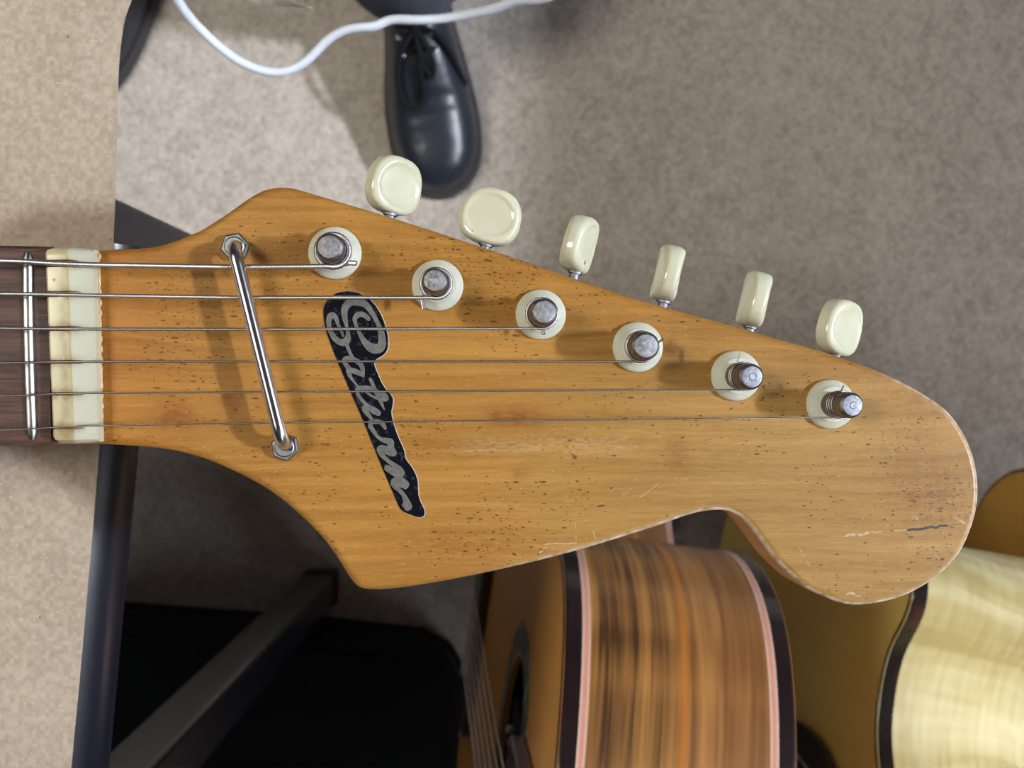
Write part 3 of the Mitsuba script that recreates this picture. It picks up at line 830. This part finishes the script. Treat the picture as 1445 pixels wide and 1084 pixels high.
def std_outline(lb, wa, ub, Ln):
    h = np.array([(0, 0), (.012, .6 * lb), (.06, .9 * lb), (.13, lb), (.21, .88 * lb), (.305, wa), (.36, .5 * (wa + ub) + .004), (.415, ub), (.46, .86 * ub), (.488, .55 * ub), (.5, .2 * ub), (.5, 0)])
    h[:, 0] *= Ln / .5
    u = np.r_[0, np.cumsum(np.linalg.norm(np.diff(h, axis=0), axis=1))]
    c = CubicSpline(u, h, bc_type='natural')(np.linspace(0, u[-1], 260))[1:-1]
    full = np.vstack([c, (c * [1, -1])[::-1]])
    return ccw(resample(full[:, ::-1], .003))          # columns (t, s)


def koa_fn(p, n, uv):
    u, v = uv.x, uv.y
    w = v + .004 * fbm(u * 9, v * 30, 2.0, octaves=2)
    st = fbm(w * 190, u * 2.4, 1.0, octaves=3)
    fi = .5 * noise(w * 1400, u * 26, 4.0) + .5 * noise(w * 700, u * 40, 5.0)
    fig = fbm(u * 60, v * 9, 8.0, octaves=2)
    t = dr.clip(.42 + 1.9 * (st - .5) + .9 * (fi - .5) + .6 * (fig - .5), 0, 1)
    c = mix([.060, .024, .008], [.38, .175, .045], t)
    lite = smoothstep(.046, .038, v + .004 * (fbm(u * 6, 1.0) - .5))                # the paler board towards the back
    c = mix(c, mix([.22, .09, .026], [.36, .165, .048], t), .75 * lite)
    ln = dr.exp(-dr.square((v - .043 + .004 * (fbm(u * 6, 1.0) - .5)) / .0018))
    return mix(c, [.42, .14, .018], .75 * ln)


def maple_fn(p, n, uv):
    u, v = uv.x, uv.y
    fl = fbm(u * 75 + 2.5 * noise(v * 22, u * 12, 5.0), v * 7, 2.0, octaves=3)
    tick = noise(v * 420, u * 60, 3.0)
    t = dr.clip(.5 + 2.1 * (fl - .5) + .4 * (tick - .5), 0, 1)
    return mix([.49, .385, .155], [.71, .63, .36], t)


def spruce(c0, c1):
    def fn(p, n, uv):
        y = p.y * 1000
        g = noise(y / 1.1 + 2 * noise(p.z * 6, y / 40), p.z * 4, 3.0)
        b = fbm(p.y * 14, p.z * 5, 7.0, octaves=2)
        return mix(c0, c1, dr.clip(.5 + .35 * (g - .5) + 1.0 * (b - .5), 0, 1))
    return fn


GLOSS = dict(specular=.4, clearcoat=.5, clearcoat_gloss=.95)
bs('koa', principled(proc(koa_fn), .32, **GLOSS))
bs('cedar_top', principled(proc(spruce([.44, .20, .05], [.54, .26, .07])), .3, **GLOSS))
bs('flame_maple', principled(proc(maple_fn), .30, **GLOSS))
bs('blonde_top', principled(proc(spruce([.64, .49, .13], [.72, .56, .18])), .3, **GLOSS))
bs('amber_top', principled(proc(spruce([.56, .31, .06], [.66, .38, .085])), .3, **GLOSS))
bs('mahogany', principled((.16, .065, .03), .35, **GLOSS))
bs('binding_dark', principled((.012, .005, .006), .16, specular=.4, clearcoat=.6, clearcoat_gloss=.98))
bs('binding_tortoise', principled(proc(lambda p, n, uv: mix([.012, .007, .006], [.085, .03, .015], smoothstep(.5, .7, fbm(p.x * 60, p.y * 60, p.z * 60, octaves=2)))), .16, specular=.4, clearcoat=.6, clearcoat_gloss=.98))
bs('pink_line', principled((.56, .25, .185), .3, specular=.5))
bs('white_line', principled((.60, .40, .32), .3, specular=.5))
bs('abalone', principled(proc(lambda p, n, uv: mix([.05, .06, .045], [.20, .22, .17], noise(p.y * 160, p.z * 160, 2.0))), .3, specular=.5))
bs('bronze_string', principled((.72, .69, .67), .45, metallic=.2, specular=.5))
bs('saddle_bone', principled((.62, .60, .52), .35))

# first guitar: brown striped sides, pink lined dark binding
S1, T1, N1 = fit_axes([.013, .0745, -.1391])
O1 = np.array([-.0278, -.1757, .2995])
ol1 = std_outline(.1982, .0972, .1176, .5134)
M1 = guitar('acoustic_guitar', O1, S1, T1, N1, ol1, lambda s: .0942 - .0048 * s / .5134,
            dict(side='koa', face='cedar_top', back='koa_back', bind='binding_dark', rosette='abalone', dark='dark_rosewood', neck='mahogany'),
            sc=.70 * .5134, rs=.046, bridge=.70 * .5134 - .255, ring=(.048, .063), purf=[(.0068, .0077, 'white_line'), (.0077, .0093, 'pink_line'), (.0093, .0101, 'white_line')])
bs('koa_back', principled((.22, .10, .035), .3, **GLOSS))
# sound-hole preamp with three small knobs
sc1 = .70 * .5134
pre = box(-.004, .017, sc1 - .032, sc1 + .040, -.014, -.003, .001)
obj('acoustic_guitar__preamp', pre, 'case_fabric', 30, M1)
for k, (t_, s_1) in enumerate(((.0024, -.0223), (.0006, -.0082), (-.0016, .0063))):
    m = lathe([(.0019, 0), (.0019, .003), (.0014, .0035)], 20)
    m.apply_translation((t_, sc1 + s_1, -.0035))
    obj('acoustic_guitar__preamp__knob', m, 'saddle_bone', 40, M1)
tag('acoustic_guitar', 'acoustic guitar with glossy brown striped sides and pink-lined dark binding below the headstock', 'guitar')

# second guitar: blonde flamed sides, cutaway shoulder
y2 = math.radians(10)
T2, N2, S2 = np.array([math.sin(y2), math.cos(y2), 0]), np.array([-math.cos(y2), math.sin(y2), 0]), np.array([0, 0, 1.0])
O2 = at(1239.5, 1000, CAM_Z - .54)
half = [(60, -50), (38, -42), (15, -26), (4, -12), (0, 0), (-1, 16), (3, 32), (13, 47), (17, 60), (11, 73), (-8, 83), (-40, 84), (-75, 77), (-110, 68), (-150, 64), (-200, 72), (-260, 96), (-320, 108), (-370, 98), (-410, 66), (-438, 5), (-445, -75),
        (-438, -155), (-410, -216), (-370, -248), (-320, -258), (-260, -246), (-200, -222), (-150, -208), (-100, -208), (-40, -222), (0, -216), (32, -190), (52, -150), (60, -100)]
ol2 = ccw(resample(spline([(t / 1000, s / 1000) for s, t in half], 900, True), .0025))
M2 = guitar('archtop_guitar', O2, S2, T2, N2, ol2, lambda s: .105,
            dict(side='flame_maple', face='blonde_top', back='flame_back', bind='binding_tortoise', rosette='abalone', dark='dark_rosewood', neck='flame_back', centre=-.075),
            binding=.0075, neck=.30)
bs('flame_back', principled((.66, .55, .28), .3, **GLOSS))
# floating pickguard, tailpiece
pg = ccw(spline([(-.045 - .05, -.16), (-.035 - .05, -.03), (-.06, -.02), (-.042, -.045), (-.044, -.12), (-.07, -.17)], 80, True))
obj('archtop_guitar__pickguard', slab(pg, [(0, .0035), (0, .006)]), 'black_plastic', 30, M2)
obj('archtop_guitar__bridge', box(-.13, -.02, -.255, -.243, 0, .018, .002), 'dark_rosewood', 30, M2)
tag('archtop_guitar', 'blonde cutaway guitar with flamed maple sides and dark tortoise binding', 'guitar')

# third guitar: amber face behind the blonde one
y3 = math.radians(6)
T3, N3, S3 = np.array([math.sin(y3), math.cos(y3), 0]), np.array([-math.cos(y3), math.sin(y3), 0]), np.array([0, 0, 1.0])
O3 = np.array([.392, -.262, .215])
M3 = guitar('acoustic_guitar_001', O3, S3, T3, N3, std_outline(.196, .125, .142, .495), lambda s: .105,
            dict(side='koa', face='amber_top', back='koa_back', bind='binding_tortoise', rosette='abalone', dark='dark_rosewood', neck='mahogany'),
            sc=.345, rs=.048, bridge=.12, ring=(.051, .060))
tag('acoustic_guitar_001', 'amber-faced acoustic guitar at the right edge, behind the blonde guitar', 'guitar')


def stand(key, M, tmid, smin, dep, label):
    """floor stand: two padded arms under the body, a back post and three feet"""
    o = M[:3, 3] + M[:3, 0] * tmid + M[:3, 1] * smin
    t, nb = M[:3, 0].copy(), -M[:3, 2].copy()
    t[2] = nb[2] = 0; t /= np.linalg.norm(t); nb /= np.linalg.norm(nb)
    for s in (-1, 1):
        a = o + t * .075 * s; a[2] = o[2] - .0135
        b = a + nb * (dep + .03)
        obj(key + '__arm', tube([a + nb * .004, a + nb * .02, b], .008, 12), 'black_plastic', 40)
        f = o + t * .16 * s + nb * .03; f[2] = .008
        hub = o + nb * (dep + .05); hub[2] = max(.10, o[2] - .05)
        obj(key + '__leg', tube(np.linspace(hub, f, 4), .008, 12), 'black_metal', 40)
        obj(key + '__arm_bracket', tube([b, b + (hub - b) * .5, hub], .007, 10), 'black_metal', 40)
    hub = o + nb * (dep + .05); hub[2] = max(.10, o[2] - .05)
    f = o + nb * (dep + .24); f[2] = .008
    obj(key + '__leg', tube(np.linspace(hub, f, 4), .008, 12), 'black_metal', 40)
    tag(key, label, 'guitar stand')


stand('guitar_stand', M1, 0, -.004, .094, 'black tube stand carrying the brown striped guitar')
stand('guitar_stand_001', M2, -.075, -.448, .105, 'black tube stand carrying the blonde cutaway guitar')
stand('guitar_stand_002', M3, 0, -.003, .105, 'black tube stand carrying the amber-faced guitar')

# ------------------------------------------------------------------ amplifiers to the right of the frame
bs('amp_vinyl', principled((.012, .012, .013), .6, specular=.4))
bs('grille_cloth', dict(type='diffuse', reflectance=col(.09, .085, .075)))
for k, (z0, z1, lab) in enumerate(((0, .52, 'lower black guitar amplifier cabinet standing right of the guitars'), (.5205, .96, 'upper black guitar amplifier standing on a larger cabinet'))):
    key = 'amplifier' + (f'_{k:03d}' if k else '')
    x0, x1, ya, yb = 1.0, 1.27, -.42, .86 - .04 * k
    obj(key + '__cabinet', box(x0, x1, ya, yb, z0, z1, .012), 'amp_vinyl', 30)
    obj(key + '__grille', box(x0 - .004, x0 + .01, ya + .04, yb - .04, z0 + .04, z1 - .12, .003), 'grille_cloth', 30)
    obj(key + '__control_panel', box(x0 - .003, x0 + .01, ya + .04, yb - .04, z1 - .10, z1 - .04, .002), 'steel', 30)
    for q in range(8):
        m = lathe([(.011, 0), (.011, .010), (.008, .016)], 20)
        m.apply_transform(frame((x0 - .003, ya + .12 + .11 * q, z1 - .07), (0, 1, 0), (0, 0, -1), (-1, 0, 0)))
        obj(key + '__knob', m, 'black_plastic', 40)
    tag(key, lab, 'amplifier')

# ------------------------------------------------------------------ black case on the carpet
cz = .12
cpx = [(60, 876), (165, 885), (420, 903), (585, 921), (628, 945), (650, 985), (654, 1040), (650, 1180), (640, 1330), (40, 1330), (-40, 1290), (-60, 900), (-20, 878)]
cp = ccw(resample(np.array([at(a, b, cz)[:2] for a, b in cpx]), .004))
cp = np.array(sg.Polygon(cp).buffer(-.02).buffer(.02, quad_segs=8).exterior.coords)[:-1]
cp = ccw(resample(cp, .004))
obj('black_case__body', slab(cp, [(-.006, 0), (0, .006), (0, cz - .014), (-.002, cz - .006), (-.007, cz - .001), (-.014, cz)]), 'case_fabric', 40)
obj('black_case__seam', trimesh.util.concatenate([loft([np.c_[offset(cp, o), np.full(len(cp), h)] for o, h in ((0, .060), (.0025, .0605), (.0025, .0645), (0, .065))])]), 'black_plastic', 40)
tag('black_case', 'soft black case with rounded corners lying on the carpet in the shade', 'case')

# ------------------------------------------------------------------ white cable hanging in front of the shoe
cab = [(-.345, .462, .96), (-.36, .43, .90), (-.34, .36, .835), (-.26, .27, .81), *[tuple(at(a, b, zz)) for a, b, zz in [(205, -75, .80), (252, 2, .785), (278, 36, .775), (312, 68, .768), (345, 90, .763), (382, 101.5, .76), (412, 98, .76), (438, 81, .762), (462, 57, .765), (490, 42, .768), (515, 38.5, .77),
        (532, 36, .771), (548, 29, .772), (580, 28, .775), (620, 26.5, .778), (660, 20, .782), (700, 11, .788), (738, 0, .795), (800, -22, .81)]], (.22, .44, .74), (.30, .55, .35), (.36, .66, .03), (.50, .80, .0022), (.80, 1.0, .0022)]
obj('white_cable', tube(resample(spline(cab, 900), .002, False), .00178, 14), 'cable_plastic', True)
tag('white_cable', 'thin white cable hanging in a loose curve above the black shoe', 'cable')

# ------------------------------------------------------------------ the standing person: shoes and trousers
def shoe(pref, toe, heel, mirror=1):
    toe, heel = np.array(toe, float), np.array(heel, float)
    ax = heel - toe; Ln = np.linalg.norm(ax); ax /= Ln
    side = np.array([-ax[1], ax[0]]) * mirror
    u = np.array([0, .008, .03, .07, .12, .18, .24, .32, .42, .52, .62, .72, .82, .90, .96, .99, 1.0])
    wl = np.array([.002, .014, .027, .037, .044, .0475, .0485, .048, .045, .041, .037, .035, .035, .033, .026, .014, .002])
    wr = np.array([.002, .014, .026, .035, .041, .0445, .046, .046, .043, .038, .034, .033, .034, .032, .025, .014, .002])
    h = np.array([.026, .036, .046, .053, .057, .060, .065, .075, .090, .103, .112, .116, .116, .113, .106, .096, .085])
    uu = np.linspace(0, 1, 90) ** 1.15
    iu = lambda q: np.interp(uu, u, q)
    def smooth(q):
        k = np.array([1, 2, 3, 2, 1.]) / 9
        return np.convolve(np.pad(q, 2, mode='edge'), k, 'valid')
    WL, WR, Hh = smooth(iu(wl)), smooth(iu(wr)), smooth(iu(h))
    rings_, sole_o = [], []
    for i, q in enumerate(uu):
        c = toe + ax * Ln * q
        ring = []
        for a in np.linspace(-.15, math.pi + .15, 34):
            ca, sa = math.cos(a), math.sin(a)
            w = WR[i] if ca > 0 else WL[i]
            x = w * math.copysign(abs(ca) ** .72, ca)
            zz = .016 + (Hh[i] - .016) * max(sa, -.05) ** (.85) if sa > 0 else .016 + .004 * sa / .15
            crease = .0022 * math.exp(-((q - .31) / .02) ** 2) * (1 - abs(ca)) + .0016 * math.exp(-((q - .26) / .015) ** 2) * (1 - abs(ca))
            p2 = c + side * x
            ring.append((p2[0], p2[1], zz - crease))
        rings_.append(ring)
    obj(pref + '__shoe', loft(np.array(rings_), close=False) if False else loft(np.array(rings_), close=True, caps=True), 'leather', 60)
    key = [k for k in scene if k.startswith(pref + '__shoe') and '__' not in k[len(pref) + 2:]][-1]
    so = np.array([toe + ax * Ln * q + side * w for q, w in zip(uu, WR)] + [toe + ax * Ln * q - side * w for q, w in zip(uu[::-1], WL[::-1])])
    so = ccw(resample(np.array(sg.Polygon(so).buffer(.0045).exterior.coords)[:-1], .003))
    scene[key + '__sole'] = mikit.ply(slab(so, [(-.002, 0), (0, .002), (0, .014), (-.001, .017), (-.004, .018)]), 'sole_rubber', 40)
    def top(q, x, lift=0.0):
        i = min(range(len(uu)), key=lambda j: abs(uu[j] - q))
        w = WR[i] if x > 0 else WL[i]
        r_ = min(abs(x) / w, .99)
        sa = math.sqrt(max(1 - (r_ ** (1 / .72)) ** 2, 0))
        p2 = toe + ax * Ln * q + side * x
        return np.array([p2[0], p2[1], .016 + (Hh[i] - .016) * sa ** .85 + lift])
    # lacing panels, bow and eyelets
    for s in (-1, 1):
        for k in range(4):
            q = .46 + .055 * k
            m = lathe([(.0028, 0), (.0036, .0012), (.0024, .0018), (.0016, .0008)], 20); m.apply_translation(top(q, s * .017, -.0004))
            n_ = sum(1 for k_ in scene if k_.startswith(key + '__eyelet'))
            scene[key + '__eyelet' + (f'_{n_:03d}' if n_ else '')] = mikit.ply(m, 'eyelet_metal', 40)
    laces = []
    for k in range(4):
        q = .46 + .055 * k
        laces.append(np.array([top(q, x, .0025) for x in np.linspace(-.017, .017, 7)]))
    kn = (.52, 0.0)
    loop = [top(.52, 0, .006), top(.44, .020, .010), top(.34, .026, .010), top(.285, .017, .006), top(.30, .004, .005), top(.38, .001, .009), top(.47, -.001, .008), top(.52, 0, .006)]
    loop2 = [top(.53, 0, .006), top(.50, -.020, .010), top(.41, -.036, .007), top(.36, -.0425, .003)]
    loop3 = [top(.53, 0, .007), top(.47, -.008, .012), top(.40, -.013, .010), top(.37, -.009, .007), top(.43, -.002, .009), top(.52, 0, .007)]
    for P_ in (loop, loop2, loop3):
        laces.append(spline(P_, 40))
    ms = [tube(q, .0024 if len(q) < 10 else .0030, 8) for q in laces]
    kb = trimesh.creation.icosphere(2, .006); kb.apply_translation(top(.525, 0, .005)); ms.append(kb)
    for q in ms:
        n_ = sum(1 for k_ in scene if k_.startswith(key + '__lace'))
        scene[key + '__lace' + (f'_{n_:03d}' if n_ else '')] = mikit.ply(q, 'lace_black', 50)
    seam = [top(.36, x, .0012) for x in np.linspace(-.0425, .041, 20)]
    return key


toe1 = at(624, 272, .02)[:2]
heel1 = toe1 + np.array([-.042, .287])
shoe('person', toe1, heel1, 1)
toe2 = at(92, 130, .02)[:2]
heel2 = toe2 + np.array([.120, .262])
shoe('person', toe2, heel2, -1)


def limb(joints):
    Mn = manifold3d.Manifold()
    for (a, ra), (b, rb) in zip(joints[:-1], joints[1:]):
        Mn = Mn + manifold3d.Manifold.batch_hull([manifold3d.Manifold.sphere(ra, 28).translate(a), manifold3d.Manifold.sphere(rb, 28).translate(b)])
    return Mn


def foot_pt(toe, heel, q, z):
    p = np.array(toe) * (1 - q) + np.array(heel) * q
    return (float(p[0]), float(p[1]), z)


hip = (-.27, .60)
legs = limb([(foot_pt(toe1, heel1, .735, .135), .064), (foot_pt(toe1, heel1, .74, .30), .066), ((-.150, .52, .50), .072), ((-.185, .58, .88), .098), ((hip[0] + .04, hip[1], .98), .13)])
legs += limb([(foot_pt(toe2, heel2, .74, .135), .062), (foot_pt(toe2, heel2, .76, .30), .066), ((-.385, .53, .50), .072), ((-.355, .58, .88), .098), ((hip[0] - .04, hip[1], .98), .13)])
legs += manifold3d.Manifold.batch_hull([manifold3d.Manifold.sphere(.125, 28).translate((hip[0] + s * .05, hip[1], zz)) for s in (-1, 1) for zz in (.97, 1.03)])
# cut the hems open at the ankle and flat at the waist
legs = legs.trim_by_plane((0, 0, 1), .095).trim_by_plane((0, 0, -1), -1.08)
lmesh = legs.refine_to_length(.018).to_mesh()
lt_ = trimesh.Trimesh(lmesh.vert_properties[:, :3], lmesh.tri_verts)
v = lt_.vertices
w = np.exp(-((v[:, 2] - .15) / .09) ** 2) + .5 * np.exp(-((v[:, 2] - .5) / .12) ** 2)
lt_.vertices = v + lt_.vertex_normals * (.006 * w * (meshkit.fbm(v * [14, 14, 34], 2, 5) - .5))[:, None]
obj('person__trousers', lt_, 'trouser_cloth', 50)
tag('person', 'person in dark grey trousers and black lace-up leather shoes standing on the carpet', 'person')
